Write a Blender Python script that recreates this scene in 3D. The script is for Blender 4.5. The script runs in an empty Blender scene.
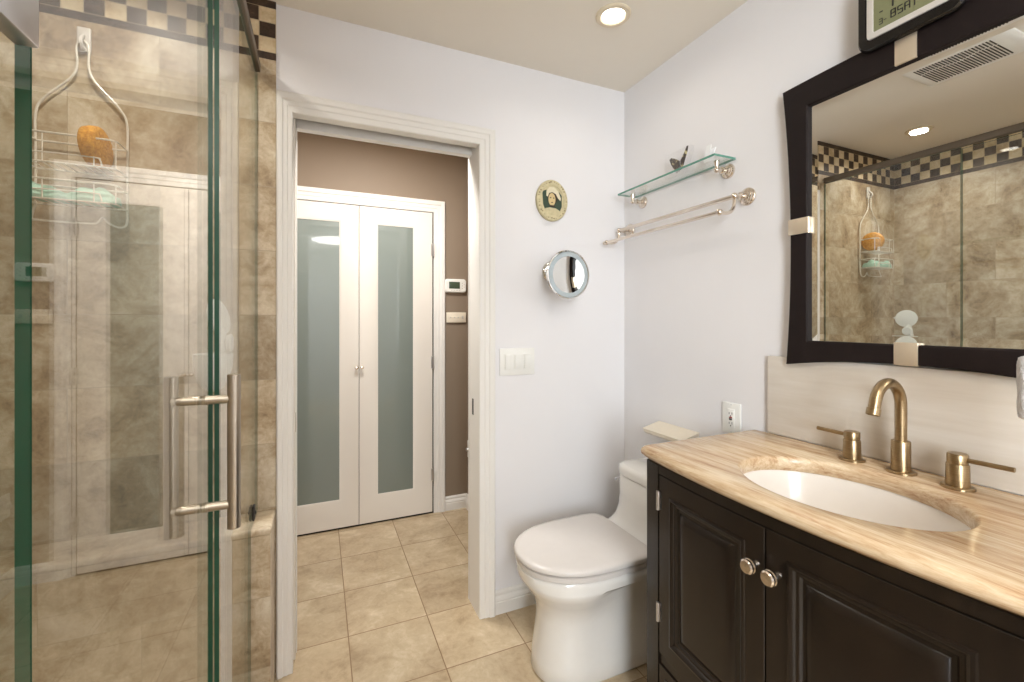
import bpy, bmesh, math, random
from mathutils import Vector, Matrix
random.seed(4)
PI = math.pi
SC = bpy.context.scene
COL = SC.collection

# ------------------------------------------------------------------ camera, world, exposure, lights
cd = bpy.data.cameras.new('camera'); CAM = bpy.data.objects.new('camera', cd); COL.objects.link(CAM)
cd.sensor_width = 36.0; cd.lens = 441.0 / 1024.0 * 36.0
cd.shift_y = -(341.0 - 320.0) / 1024.0
cd.clip_start = 0.02
CAM.location = (0, 0, 1.26)
CAM.rotation_euler = (PI / 2, 0, -0.4125)
SC.camera = CAM
w = bpy.data.worlds.new('world'); SC.world = w; w.use_nodes = True
w.node_tree.nodes['Background'].inputs[0].default_value = (0.9, 0.93, 1.0, 1)
w.node_tree.nodes['Background'].inputs[1].default_value = 0.3
vs = SC.view_settings
vs.view_transform = 'Standard'; vs.look = 'None'; vs.gamma = 1.0; vs.use_curve_mapping = False
vs.exposure = 0.78

CEIL = 2.38
WARM = (1.0, 0.93, 0.84)
def disk_light(name, x, y, z, r, e, col=WARM, spread=150):
    l = bpy.data.lights.new(name, 'AREA'); l.shape = 'DISK'; l.size = 2 * r; l.energy = e; l.color = col
    l.spread = math.radians(spread)
    o = bpy.data.objects.new(name, l); o.location = (x, y, z); COL.objects.link(o); return o
disk_light('downlight_lamp', 0.99, 1.335, CEIL - 0.012, 0.04, 0.45)
disk_light('downlight_lamp', 0.60, -0.30, CEIL - 0.012, 0.04, 2.2)  # added downlight behind the camera, unseen and without a fixture
disk_light('downlight_lamp', -0.52, 1.42, CEIL - 0.012, 0.04, 2.6)
disk_light('downlight_lamp', -0.52, 0.30, CEIL - 0.012, 0.04, 2.6)  # added second shower downlight, out of view, no fixture
disk_light('soft_fill_lamp', 0.25, -0.95, CEIL - 0.012, 0.35, 12, (1.0, 0.97, 0.94), 180)  # added soft fill at the unseen ceiling, evens out downlight shadows
disk_light('unseen_hall_lamp', 0.30, 2.08, CEIL - 0.03, 0.12, 13, (1.0, 0.975, 0.94), 180)  # unseen source, added to light the hall floor and closet
disk_light('unseen_hall_lamp', -0.75, 2.25, CEIL - 0.03, 0.12, 4, (1.0, 0.95, 0.88), 180)  # second unseen source, added to brighten the hall
wl = bpy.data.lights.new('added_window_light', 'AREA'); wl.shape = 'RECTANGLE'; wl.size = 0.75; wl.size_y = 1.2  # added daylight fill from behind left, no window in view
wl.energy = 36; wl.color = (0.84, 0.93, 1.0)
wo = bpy.data.objects.new('added_window_light', wl); wo.location = (-0.55, -1.93, 1.5); wo.rotation_euler = (PI / 2, 0, 0)
COL.objects.link(wo)

# ------------------------------------------------------------------ materials
def srgb(r, g, b):
    f = lambda c: (c / 255 / 12.92) if c / 255 <= 0.04045 else ((c / 255 + 0.055) / 1.055) ** 2.4
    return (f(r), f(g), f(b), 1)
class NT:
    def __init__(s, name):
        s.m = bpy.data.materials.new(name); s.m.use_nodes = True
        s.t = s.m.node_tree; s.b = s.t.nodes['Principled BSDF']; s.out = s.t.nodes['Material Output']
    def n(s, typ, **kw):
        nd = s.t.nodes.new(typ)
        for k, v in kw.items(): setattr(nd, k, v)
        return nd
    def l(s, a, b): s.t.links.new(a, b)
    def obj(s): return s.n('ShaderNodeTexCoord').outputs['Object']
    def math(s, op, a, b=None):
        nd = s.n('ShaderNodeMath', operation=op)
        for i, v in enumerate((a, b)):
            if v is None: continue
            if isinstance(v, (int, float)): nd.inputs[i].default_value = v
            else: s.l(v, nd.inputs[i])
        return nd.outputs[0]
    def mix(s, fac, a, b, blend='MIX'):
        nd = s.n('ShaderNodeMix', data_type='RGBA', blend_type=blend)
        for i, v in ((0, fac), (6, a), (7, b)):
            if isinstance(v, (int, float)): nd.inputs[i].default_value = v
            elif isinstance(v, tuple): nd.inputs[i].default_value = v
            else: s.l(v, nd.inputs[i])
        return nd.outputs[2]
    def noise(s, vec, scale, detail=4, rough=0.55, dist=0.0):
        nd = s.n('ShaderNodeTexNoise'); nd.inputs['Scale'].default_value = scale
        nd.inputs['Detail'].default_value = detail; nd.inputs['Roughness'].default_value = rough
        nd.inputs['Distortion'].default_value = dist
        s.l(vec, nd.inputs['Vector']); return nd.outputs['Fac']
    def ramp(s, fac, stops):
        nd = s.n('ShaderNodeValToRGB'); e = nd.color_ramp.elements
        e[0].position, e[0].color = stops[0]; e[1].position, e[1].color = stops[-1]
        for p, c in stops[1:-1]:
            x = e.new(p); x.color = c
        s.l(fac, nd.inputs[0]); return nd.outputs[0]
    def mapped(s, vec, loc=(0, 0, 0), rot=(0, 0, 0), sc=(1, 1, 1)):
        nd = s.n('ShaderNodeMapping'); nd.inputs['Location'].default_value = loc
        nd.inputs['Rotation'].default_value = rot; nd.inputs['Scale'].default_value = sc
        s.l(vec, nd.inputs[0]); return nd.outputs[0]
    def swiz(s, vec, order):
        a = s.n('ShaderNodeSeparateXYZ'); s.l(vec, a.inputs[0]); c = s.n('ShaderNodeCombineXYZ')
        for i, ch in enumerate(order):
            if ch != '0': s.l(a.outputs['XYZ'.index(ch)], c.inputs[i])
        return c.outputs[0]
    def bump(s, h, strength, dist=0.002):
        nd = s.n('ShaderNodeBump'); nd.inputs['Strength'].default_value = strength; nd.inputs['Distance'].default_value = dist
        s.l(h, nd.inputs['Height']); s.l(nd.outputs[0], s.b.inputs['Normal'])
    def base(s, c):
        if isinstance(c, tuple): s.b.inputs['Base Color'].default_value = c
        else: s.l(c, s.b.inputs['Base Color'])
        return s
    def set(s, **kw):
        for k, v in kw.items(): s.b.inputs[k.replace('_', ' ')].default_value = v
        return s

def plain(name, c, rough=0.5, metal=0.0, var=0.04, scale=30, **kw):
    t = NT(name); f = t.noise(t.obj(), scale, 3)
    k = tuple(min(1, x * (1 + var)) for x in c[:3]) + (1,); d = tuple(x * (1 - var) for x in c[:3]) + (1,)
    t.base(t.ramp(f, [(0.3, d), (0.7, k)])); t.set(Roughness=rough, Metallic=metal)
    for a, v in kw.items(): t.b.inputs[a.replace('_', ' ')].default_value = v
    return t.m
def paint(name, c, rough=0.6):
    t = NT(name); o = t.obj(); f = t.noise(o, 2.0, 3)
    d = tuple(x * 0.97 for x in c[:3]) + (1,)
    t.base(t.ramp(f, [(0.3, d), (0.7, c)])); t.set(Roughness=rough); t.b.inputs['Specular IOR Level'].default_value = 0.3
    t.bump(t.noise(o, 220, 2), 0.05, 0.001); return t.m

def travertine(t, vec, pal, scale=3.0):
    """cloudy stone: palette of four colours dark to light"""
    a = t.noise(vec, scale, 8, 0.62, 0.8)
    b = t.noise(t.mapped(vec, (3, 7, 1)), scale * 6, 8, 0.72, 0.6)
    m = t.math('ADD', t.math('MULTIPLY', a, 0.65), t.math('MULTIPLY', b, 0.35))
    return t.ramp(m, [(0.34, pal[0]), (0.45, pal[1]), (0.55, pal[2]), (0.66, pal[3])])

def tiled(name, order, bw, bh, off, loc, pal, grout, mortar, rough, scale=3.0, freq=2, spread=0.16, gd=1.0):
    t = NT(name); v = t.swiz(t.obj(), order)
    mv = t.mapped(v, loc)
    br = t.n('ShaderNodeTexBrick'); br.offset = off; br.offset_frequency = freq; br.squash = 1.0
    br.inputs['Scale'].default_value = 1.0; br.inputs['Brick Width'].default_value = bw; br.inputs['Row Height'].default_value = bh
    br.inputs['Mortar Size'].default_value = mortar; br.inputs['Mortar Smooth'].default_value = 0.15; br.inputs['Bias'].default_value = 0.0
    br.inputs['Color1'].default_value = (1 - spread, 1 - spread, 1 - spread, 1); br.inputs['Color2'].default_value = (1 + spread * .5,) * 3 + (1,)
    br.inputs['Mortar'].default_value = (1, 1, 1, 1)
    t.l(mv, br.inputs['Vector'])
    # shift the stone figure from tile to tile
    sh = t.n('ShaderNodeVectorMath', operation='MULTIPLY_ADD'); t.l(br.outputs['Color'], sh.inputs[0])
    sh.inputs[1].default_value = (23, 31, 17); t.l(t.obj(), sh.inputs[2])
    st = travertine(t, sh.outputs[0], pal, scale)
    st = t.mix(1.0, st, br.outputs['Color'], 'MULTIPLY')
    t.base(t.mix(br.outputs['Fac'], st, grout))
    t.set(Roughness=rough)
    inv = t.math('SUBTRACT', 1.0, br.outputs['Fac']); t.bump(inv, 0.4, 0.0015 * gd)
    return t.m

M = {}
M['wall'] = paint('wall_paint', srgb(235, 233, 234))
M['ceiling'] = paint('ceiling_paint', srgb(236, 229, 217), 0.8)
M['hall'] = paint('hall_taupe_paint', srgb(143, 127, 110))
M['trim'] = paint('white_trim_paint', srgb(236, 233, 228), 0.35)
M['door'] = paint('door_enamel', srgb(232, 226, 217), 0.35)
FL = [srgb(158, 136, 107), srgb(183, 162, 132), srgb(196, 177, 147), srgb(214, 197, 170)]
M['floor'] = tiled('floor_travertine', 'XY0', 0.315, 0.315, 0.0, (-0.107 + 0.315 * 10, -2.499 + 0.315 * 20, 0), FL, srgb(139, 112, 82), 0.0022, 0.28, 5.0, spread=0.07)
WT = [srgb(126, 104, 78), srgb(174, 153, 123), srgb(202, 186, 160), srgb(224, 213, 193)]
M['tileA'] = tiled('shower_tile_end', 'XZ0', 0.45, 0.225, 0.5, (10.146, -1.052 + 0.225 * 20, 0), WT, srgb(172, 156, 132), 0.0012, 0.42, 6.0, spread=0.17)
M['tileB'] = tiled('shower_tile_side', 'YZ0', 0.45, 0.225, 0.5, (9.323, -1.052 + 0.225 * 20, 0), WT, srgb(172, 156, 132), 0.0012, 0.42, 6.0, spread=0.17)

def mosaic(name, axis, off):
    t = NT(name); o = t.obj(); v = t.swiz(o, axis + 'Z0')
    q = 0.052
    mv = t.mapped(v, (off, -2.198 + q * 100, 0))
    ck = t.n('ShaderNodeTexChecker'); ck.inputs['Scale'].default_value = 1.0
    sc = t.mapped(mv, sc=(1 / q, 1 / q, 0)); ad = t.n('ShaderNodeVectorMath', operation='ADD'); ad.inputs[1].default_value = (0, 0, 0.5)
    t.l(sc, ad.inputs[0]); t.l(ad.outputs[0], ck.inputs['Vector'])
    light = travertine(t, o, [srgb(178, 152, 112), srgb(206, 184, 146), srgb(220, 202, 168), srgb(230, 216, 188)], 9)
    dark = travertine(t, o, [srgb(34, 24, 18), srgb(54, 40, 30), srgb(74, 56, 44), srgb(120, 100, 80)], 12)
    ck.inputs['Color1'].default_value = (1, 1, 1, 1); ck.inputs['Color2'].default_value = (0, 0, 0, 1)
    c = t.mix(ck.outputs['Fac'], light, dark)
    br = t.n('ShaderNodeTexBrick'); br.offset = 0; br.inputs['Scale'].default_value = 1; br.inputs['Brick Width'].default_value = q
    br.inputs['Row Height'].default_value = q; br.inputs['Mortar Size'].default_value = 0.0014; t.l(mv, br.inputs['Vector'])
    z = t.n('ShaderNodeSeparateXYZ'); t.l(o, z.inputs[0])
    hi = t.math('GREATER_THAN', z.outputs[2], 2.354); lo = t.math('LESS_THAN', z.outputs[2], 2.198)
    band = t.math('MAXIMUM', hi, lo)
    c = t.mix(band, c, dark)
    gr = t.math('MULTIPLY', br.outputs['Fac'], t.math('SUBTRACT', 1.0, band))
    t.base(t.mix(gr, c, srgb(190, 172, 140))); t.set(Roughness=0.45); return t.m
M['mosaicA'] = mosaic('mosaic_border_end', 'X', 10.4 + 0.139 + 0.052)
M['mosaicB'] = mosaic('mosaic_border_side', 'Y', 10.4)

def counter_mat():
    t = NT('vein_cut_travertine'); o = t.obj()
    v = t.mapped(o, sc=(11.0, 1.0, 11.0))
    a = t.noise(v, 3.2, 9, 0.66, 0.5); b = t.noise(t.mapped(o, (2, 1, 5), sc=(60, 5, 60)), 3.0, 8, 0.7, 0.6)
    m = t.math('ADD', t.math('MULTIPLY', a, 0.6), t.math('MULTIPLY', b, 0.4))
    t.base(t.ramp(m, [(0.38, srgb(166, 128, 92)), (0.46, srgb(196, 165, 130)), (0.53, srgb(212, 187, 154)), (0.62, srgb(228, 208, 178))]))
    t.set(Roughness=0.2); return t.m
M['counter'] = counter_mat()
def splash_mat():
    t = NT('pale_limestone'); o = t.obj()
    a = t.noise(t.mapped(o, sc=(3, 1.0, 9)), 2.5, 7, 0.6, 0.4)
    t.base(t.ramp(a, [(0.3, srgb(214, 204, 190)), (0.7, srgb(230, 223, 213))])); t.set(Roughness=0.25); return t.m
M['splash'] = splash_mat()
def espresso():
    t = NT('espresso_wood'); o = t.obj()
    a = t.noise(t.mapped(o, sc=(14, 14, 1.2)), 4, 6, 0.6, 0.3)
    t.base(t.ramp(a, [(0.3, srgb(20, 14, 10)), (0.7, srgb(33, 24, 17))])); t.set(Roughness=0.27); t.b.inputs['Specular IOR Level'].default_value = 0.4; return t.m
M['espresso'] = espresso()
M['frame'] = plain('dark_frame_lacquer', srgb(30, 22, 21), 0.6, var=0.1, Specular_IOR_Level=0.2)
M['gap'] = plain('recess_shade_black', srgb(14, 11, 9), 0.8)  # near-black colour standing in for shade in recesses
M['ceramic'] = plain('white_vitreous_china', srgb(230, 227, 222), 0.08, var=0.01, Coat_Weight=0.5)
M['seat'] = plain('white_seat_plastic', srgb(214, 208, 203), 0.25, var=0.01)
M['basin'] = plain('cream_basin_glaze', srgb(228, 220, 211), 0.16, var=0.01)
M['plastic'] = plain('white_plastic', srgb(238, 237, 232), 0.35, var=0.01)
M['cream'] = plain('cream_plastic', srgb(232, 222, 203), 0.4, var=0.02)
M['nickel'] = plain('polished_nickel', srgb(222, 211, 198), 0.17, 1.0, var=0.02)
M['chrome'] = plain('chrome', srgb(226, 226, 226), 0.06, 1.0, var=0.01)
M['steel'] = plain('brushed_steel', srgb(176, 166, 152), 0.3, 1.0, var=0.05)
M['railsteel'] = plain('dull_rail_steel', srgb(118, 108, 96), 0.45, 0.8, var=0.05)
M['hingesteel'] = plain('satin_hinge_steel', srgb(198, 196, 196), 0.3, 1.0, var=0.03)
M['clipmetal'] = plain('satin_champagne_metal', srgb(222, 208, 186), 0.45, 0.75, var=0.03)
def brass():
    t = NT('brushed_brass'); o = t.obj()
    a = t.noise(t.mapped(o, sc=(1, 1, 60)), 30, 3)
    t.base(t.ramp(a, [(0.3, srgb(150, 128, 96)), (0.7, srgb(176, 154, 120))])); t.set(Roughness=0.30, Metallic=1.0); return t.m
M['brass'] = brass()
M['blackplastic'] = plain('gloss_black_plastic', srgb(16, 13, 13), 0.18)
M['dark'] = plain('dark_detail', srgb(38, 34, 32), 0.5)
M['red'] = plain('red_button', srgb(150, 40, 34), 0.45)
M['lcd'] = plain('lcd_green', srgb(128, 130, 96), 0.25, var=0.03)
M['lcdgrey'] = plain('thermostat_lcd', srgb(70, 84, 66), 0.3)
M['silver'] = plain('silver_plastic', srgb(206, 200, 192), 0.35)
M['wire'] = plain('coated_wire', srgb(222, 215, 202), 0.3, var=0.02)
M['sponge'] = NT('orange_sponge').base(srgb(214, 150, 52)).set(Roughness=0.9).m
_t = NT('orange_sponge_cells'); _o = _t.obj(); _t.base(_t.ramp(_t.noise(_o, 120, 3), [(0.35, srgb(186, 122, 34)), (0.65, srgb(226, 168, 72))])); _t.set(Roughness=0.9); _t.bump(_t.noise(_o, 160, 2), 0.8, 0.003); M['sponge'] = _t.m
M['mint'] = plain('mint_cloth', srgb(176, 214, 196), 0.9, var=0.08, scale=120)
_t = NT('white_terry'); _o = _t.obj(); _t.base(srgb(240, 238, 238)); _t.set(Roughness=0.95); _t.bump(_t.noise(_o, 500, 2), 1.0, 0.004); M['towel'] = _t.m
M['mirror'] = plain('mirror_silver', (0.86, 0.87, 0.86, 1), 0.0, 1.0, var=0.0)
M['sandblast'] = plain('frosted_mirror_ring', srgb(176, 186, 190), 0.5, 0.4, var=0.01)
def frosted():
    t = NT('frosted_grey_glass'); t.base(srgb(118, 128, 122)); t.set(Roughness=0.5)
    t.b.inputs['Coat Weight'].default_value = 1.0; t.b.inputs['Coat Roughness'].default_value = 0.03; t.b.inputs['Coat IOR'].default_value = 1.55
    return t.m
M['frost'] = frosted()
def clear_glass(name, tint):
    t = NT(name); t.t.nodes.remove(t.b)
    tr = t.n('ShaderNodeBsdfTransparent'); tr.inputs[0].default_value = tint
    gl = t.n('ShaderNodeBsdfGlossy'); gl.inputs['Roughness'].default_value = 0.0; gl.inputs[0].default_value = (0.97, 0.97, 0.97, 1)
    fr = t.n('ShaderNodeFresnel'); ge = t.n('ShaderNodeNewGeometry')
    ior = t.math('ADD', 1.5, t.math('MULTIPLY', ge.outputs['Backfacing'], 1 / 1.5 - 1.5)); t.l(ior, fr.inputs[0])
    mx = t.n('ShaderNodeMixShader'); t.l(fr.outputs[0], mx.inputs[0]); t.l(tr.outputs[0], mx.inputs[1]); t.l(gl.outputs[0], mx.inputs[2])
    t.l(mx.outputs[0], t.out.inputs[0]); return t.m
M['glass'] = clear_glass('clear_sheet_glass', (0.972, 0.985, 0.976, 1))
M['acrylic'] = clear_glass('clear_acrylic', (0.985, 0.985, 0.985, 1))
M['glassedge'] = plain('green_glass_edge', srgb(14, 70, 50), 0.3, var=0.05)
M['shelfedge'] = plain('pale_green_glass_edge', srgb(84, 142, 124), 0.12, var=0.05, Coat_Weight=0.6)
def emis(name, c, s):
    t = NT(name); t.base(c); t.b.inputs['Emission Color'].default_value = c; t.b.inputs['Emission Strength'].default_value = s; return t.m
M['lamp'] = emis('lit_lamp_lens', (1.0, 0.93, 0.82, 1), 6.0)
M['lamptrim'] = plain('lamp_trim_cream', srgb(222, 208, 182), 0.4)
M['windowglow'] = emis('added_window_glow', (0.9, 0.95, 1.0, 1), 2.0)  # emission for the added pane behind the camera
M['plaque'] = plain('aged_ivory_resin', srgb(202, 190, 152), 0.5, var=0.12, scale=60)
M['plaquespeck'] = plain('brown_worn_specks', srgb(128, 108, 76), 0.6, var=0.2, scale=200)
M['scarf'] = plain('pale_cream_paint', srgb(226, 216, 186), 0.5)
M['bottlegreen'] = plain('dark_green_glaze', srgb(56, 74, 58), 0.4)
M['face'] = plain('painted_skin_tone', srgb(214, 190, 138), 0.5)
M['ink'] = plain('dark_painted_line', srgb(60, 44, 30), 0.5)
M['wing'] = NT('butterfly_wing').m
_t = NT('butterfly_wing_scales'); _o = _t.obj(); _t.base(_t.ramp(_t.noise(_o, 55, 3, 0.5, 1.0), [(0.45, srgb(52, 42, 36)), (0.56, srgb(96, 80, 60)), (0.64, srgb(206, 198, 150))])); _t.set(Roughness=0.7); M['wing'] = _t.m
M['paper'] = plain('white_card', srgb(240, 240, 240), 0.6, var=0.01)

# ------------------------------------------------------------------ mesh builder
class MB:
    def __init__(s): s.bm = bmesh.new()
    def vs(s, pts): return [s.bm.verts.new(p) for p in pts]
    def f(s, vv, mi=0):
        try:
            fc = s.bm.faces.new(vv); fc.material_index = mi; return fc
        except ValueError: return None
    def add_bm(s, o, mi=0):
        mp = {}
        for v in o.verts: mp[v] = s.bm.verts.new(v.co)
        for fc in o.faces:
            n = s.f([mp[v] for v in fc.verts]); 
            if n: n.material_index = mi
        o.free()
    def box(s, x0, x1, y0, y1, z0, z1, bev=0.0, seg=2, mi=0, rot=None, piv=None):
        b = bmesh.new(); bmesh.ops.create_cube(b, size=1)
        sx, sy, sz = abs(x1 - x0), abs(y1 - y0), abs(z1 - z0)
        c = Vector(((x0 + x1) / 2, (y0 + y1) / 2, (z0 + z1) / 2))
        for v in b.verts: v.co = Vector((v.co.x * sx, v.co.y * sy, v.co.z * sz)) + c
        if bev > 0:
            bmesh.ops.bevel(b, geom=b.edges[:], offset=min(bev, min(sx, sy, sz) * 0.49), segments=seg, profile=0.5, affect='EDGES')
        if rot is not None:
            p = Vector(piv) if piv is not None else c
            for v in b.verts: v.co = rot @ (v.co - p) + p
        s.add_bm(b, mi); return s
    def loft(s, rings, cap0=True, cap1=True, closed=True, mi=0):
        R = [s.vs(r) for r in rings]; n = len(rings[0])
        for a, b in zip(R, R[1:]):
            for i in range(n if closed else n - 1):
                j = (i + 1) % n; s.f([a[i], a[j], b[j], b[i]], mi)
        if cap0: s.f(R[0][::-1], mi)
        if cap1: s.f(R[-1], mi)
        return s
    def lathe(s, prof, o, axis=(0, 0, 1), seg=24, cap0=True, cap1=True, mi=0):
        ax = Vector(axis).normalized(); u = ax.orthogonal().normalized(); v = ax.cross(u); o = Vector(o)
        rings = [[o + ax * h + (u * math.cos(2 * PI * i / seg) + v * math.sin(2 * PI * i / seg)) * max(r, 1e-5) for i in range(seg)] for r, h in prof]
        return s.loft(rings, cap0, cap1, mi=mi)
    def tube(s, pts, r, seg=10, closed=False, mi=0):
        P = [Vector(p) for p in pts]; n = len(P); rr = r if isinstance(r, (list, tuple)) else [r] * n
        T = []
        for i in range(n):
            if closed: d = P[(i + 1) % n] - P[i - 1]
            else: d = P[min(i + 1, n - 1)] - P[max(i - 1, 0)]
            T.append(d.normalized())
        u = T[0].orthogonal().normalized(); rings = []
        for i in range(n):
            if i: 
                q = T[i - 1].rotation_difference(T[i]); u = q @ u
            u = (u - T[i] * u.dot(T[i])).normalized(); v = T[i].cross(u)
            rings.append([P[i] + (u * math.cos(2 * PI * k / seg) + v * math.sin(2 * PI * k / seg)) * rr[i] for k in range(seg)])
        if closed: rings.append(rings[0])
        return s.loft(rings, not closed, not closed, mi=mi)
    def prism(s, poly, a, b, axis='X', mi=0, side=None):
        def P(p, h):
            return {'X': (h, p[0], p[1]), 'Y': (p[0], h, p[1]), 'Z': (p[0], p[1], h)}[axis]
        A = s.vs([P(p, a) for p in poly]); B = s.vs([P(p, b) for p in poly]); n = len(poly)
        s.f(A, mi); s.f(B[::-1], mi)
        for i in range(n):
            j = (i + 1) % n; s.f([A[i], B[i], B[j], A[j]], mi if side is None else side)
        return s
    def ball(s, c, r, seg=14, sc=(1, 1, 1)):
        b = bmesh.new(); bmesh.ops.create_uvsphere(b, u_segments=seg, v_segments=max(6, seg // 2), radius=r)
        for v in b.verts: v.co = Vector((v.co.x * sc[0], v.co.y * sc[1], v.co.z * sc[2])) + Vector(c)
        s.add_bm(b); return s

LOC = {}
def smoothen(me, ang):
    bm = bmesh.new(); bm.from_mesh(me)
    bmesh.ops.remove_doubles(bm, verts=bm.verts[:], dist=1e-6)
    bmesh.ops.recalc_face_normals(bm, faces=bm.faces[:])
    for fc in bm.faces: fc.smooth = True
    for e in bm.edges:
        e.smooth = not (len(e.link_faces) != 2 or e.calc_face_angle(0) > math.radians(ang))
    bm.to_mesh(me); bm.free()
def make(name, mb, mats, parent=None, loc=(0, 0, 0), ang=35):
    if parent is not None: loc = LOC[parent.name]
    L = Vector(loc)
    for v in mb.bm.verts: v.co -= L
    me = bpy.data.meshes.new(name); mb.bm.to_mesh(me); mb.bm.free(); smoothen(me, ang)
    for m in (mats if isinstance(mats, (list, tuple)) else [mats]): me.materials.append(M[m])
    o = bpy.data.objects.new(name, me); COL.objects.link(o)
    if parent is None: o.location = L
    else: o.parent = parent
    LOC[o.name] = tuple(L); return o
def props(o, label=None, cat=None, group=None, kind=None):
    for k, v in (('label', label), ('category', cat), ('group', group), ('kind', kind)):
        if v: o[k] = v
    return o
def thing(name, label, cat, loc, group=None):
    o = bpy.data.objects.new(name, None); o.empty_display_size = 0.05; o.location = loc; COL.objects.link(o)
    LOC[o.name] = tuple(loc); return props(o, label, cat, group)
def solo(name, label, cat, mb, mats, loc, group=None, ang=35): return props(make(name, mb, mats, None, loc, ang), label, cat, group)
def struct(name, mb, mats, label=None, cat=None, ang=35): return props(make(name, mb, mats, None, (0, 0, 0), ang), label, cat, None, 'structure')

# ------------------------------------------------------------------ the room
YB, XR, XL, YN = 1.767, 1.377, -0.98, -1.95
OX0, OX1, OZ = -0.086, 0.619, 2.0          # door opening
HY, HX, HL = 2.855, 0.917, -1.35            # hall
WT0, WT1 = 1.767, 1.892                    # door wall thickness
b = MB(); b.box(-1.5, XR + .12, YN - .1, HY + .1, -0.1, 0); struct('floor', b, 'floor', 'beige travertine tile floor running from bathroom into hall', 'floor')
b = MB(); b.box(-1.5, XR + .12, YN - .1, HY + .1, CEIL, CEIL + .1); struct('ceiling', b, 'ceiling', 'flat cream painted ceiling', 'ceiling')
b = MB(); b.box(XR, XR + .12, YN - .1, WT1, 0, CEIL); struct('wall_right', b, 'wall', 'pale painted wall behind the vanity and toilet', 'wall')
b = MB()
b.box(OX1 + .022, XR + .12, WT0, WT1, 0, CEIL); b.box(OX0 - .022, OX1 + .022, WT0, WT1, OZ + .04, CEIL)
b.box(HL, OX0 - .022, WT0, WT0 + .034, 0, CEIL); b.box(HL, OX0 - .022, WT1 - .034, WT1, 0, CEIL)
struct('wall_back', b, 'wall', 'pale painted wall around the doorway', 'wall')
b = MB(); b.box(XL - .12, XL, YN, WT0, 0, CEIL); struct('wall_left', b, 'wall', 'plain wall behind the tiled long side of the shower', 'wall')
b = MB(); b.box(XL - .12, XR + .12, YN - .1, YN, 0, 0.9); b.box(XL - .12, XR + .12, YN - .1, YN, 2.1, CEIL)
b.box(XL - .12, -0.92, YN - .1, YN, 0.9, 2.1); b.box(-0.18, XR + .12, YN - .1, YN, 0.9, 2.1); struct('wall_front', b, 'wall', 'pale wall behind the viewer, opened for an added window', 'wall')
b = MB(); b.box(-0.92, -0.18, YN - .06, YN - .05, 0.9, 2.1); struct('added_window_1', b, 'windowglow', 'added glowing window pane, unseen behind the viewer', 'window')  # glowing pane added as an unseen light source
b = MB(); b.box(XL, -0.14, -0.72, -0.60, 0, CEIL); struct('wall_partition', b, 'wall', 'short wall closing the near end of the shower', 'wall')
# hall shell
b = MB(); b.box(HL - .1, HX + .12, HY, HY + .1, 0, CEIL); struct('wall_hall_back', b, 'hall', 'taupe painted hall wall around the closet', 'wall')
b = MB(); b.box(HX, HX + .1, WT1, HY, 0, CEIL); struct('wall_hall_right', b, 'hall', 'taupe return wall at the right end of the hall', 'wall')
b = MB(); b.box(HL - .1, HL, WT1, HY, 0, CEIL); struct('wall_hall_left', b, 'hall', 'taupe wall at the left end of the hall', 'wall')
b = MB(); b.box(HL, OX0 - .03, WT1, WT1 + .006, 0, CEIL); b.box(OX1 + .03, HX, WT1, WT1 + .006, 0, CEIL); b.box(OX0 - .03, OX1 + .03, WT1, WT1 + .006, OZ + .04, CEIL)
struct('wall_hall_front', b, 'hall', 'taupe hall face of the doorway wall', 'wall')
# shower tile cladding
b = MB(); b.box(XL + .008, -0.139, 1.757, WT0, 0, 2.173); b.box(XL + .008, -0.139, 1.757, WT0, 2.173, CEIL, mi=1)
struct('wall_shower_back', b, ['tileA', 'mosaicA'], 'travertine tiled shower end wall with checker mosaic border', 'wall')
b = MB(); b.box(XL, XL + .008, -0.60, WT0, 0, 2.173); b.box(XL, XL + .008, -0.60, WT0, 2.173, CEIL, mi=1)
struct('wall_shower_left', b, ['tileB', 'mosaicB'], 'travertine tiled long shower wall with checker mosaic border', 'wall')
b = MB(); b.box(XL + .008, -0.14, -0.60, -0.592, 0, CEIL); struct('wall_shower_front', b, 'tileA', 'travertine tile facing on the near end of the shower', 'wall')
# ledge along the end of the shower, with a rounded stone cap
b = MB(); b.box(XL + .01, -0.1425, 1.603, 1.756, 0, 0.585); b.box(XL + .01, -0.1395, 1.597, 1.756, 0.573, 0.597, 0.008, 3)
struct('trim_1', b, 'tileA', 'low tiled shower ledge running past the glass', 'ledge')
b = MB(); b.box(-0.26, -0.148, -0.59, 1.602, 0, 0.10, 0.004); struct('trim_2', b, 'tileB', 'tiled shower curb under the glass', 'curb')

def casing(mb, x0, x1, zt, yf, wd, prof, sgn=-1, wl=None):
    dirs = [(-1, 0), (-1, 1), (1, 1), (1, 0)]; base = [(x0, 0), (x0, zt), (x1, zt), (x1, 0)]
    rings = []
    for (bx, bz), (dx, dz) in zip(base, dirs):
        rings.append([(bx + dx * o * (wl if wl and dx < 0 else wd), yf + sgn * t, bz + dz * o * wd) for o, t in prof])
    mb.loft(rings, True, True)
CP = [(0, 0), (0, .011), (.06, .0135), (.30, .0135), (.36, .0165), (.58, .0165), (.66, .021), (.90, .0225), (.97, .020), (1, .016), (1, 0)]
b = MB(); casing(b, OX0, OX1, OZ, YB, .070, CP, -1, .0515); struct('trim_3', b, 'trim', 'white moulded casing round the bathroom doorway', 'door casing', 15)
b = MB(); casing(b, OX0, OX1, OZ, WT1 + .006, .070, CP, 1); struct('trim_4', b, 'trim', 'white casing round the doorway on the hall side', 'door casing')
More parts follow.
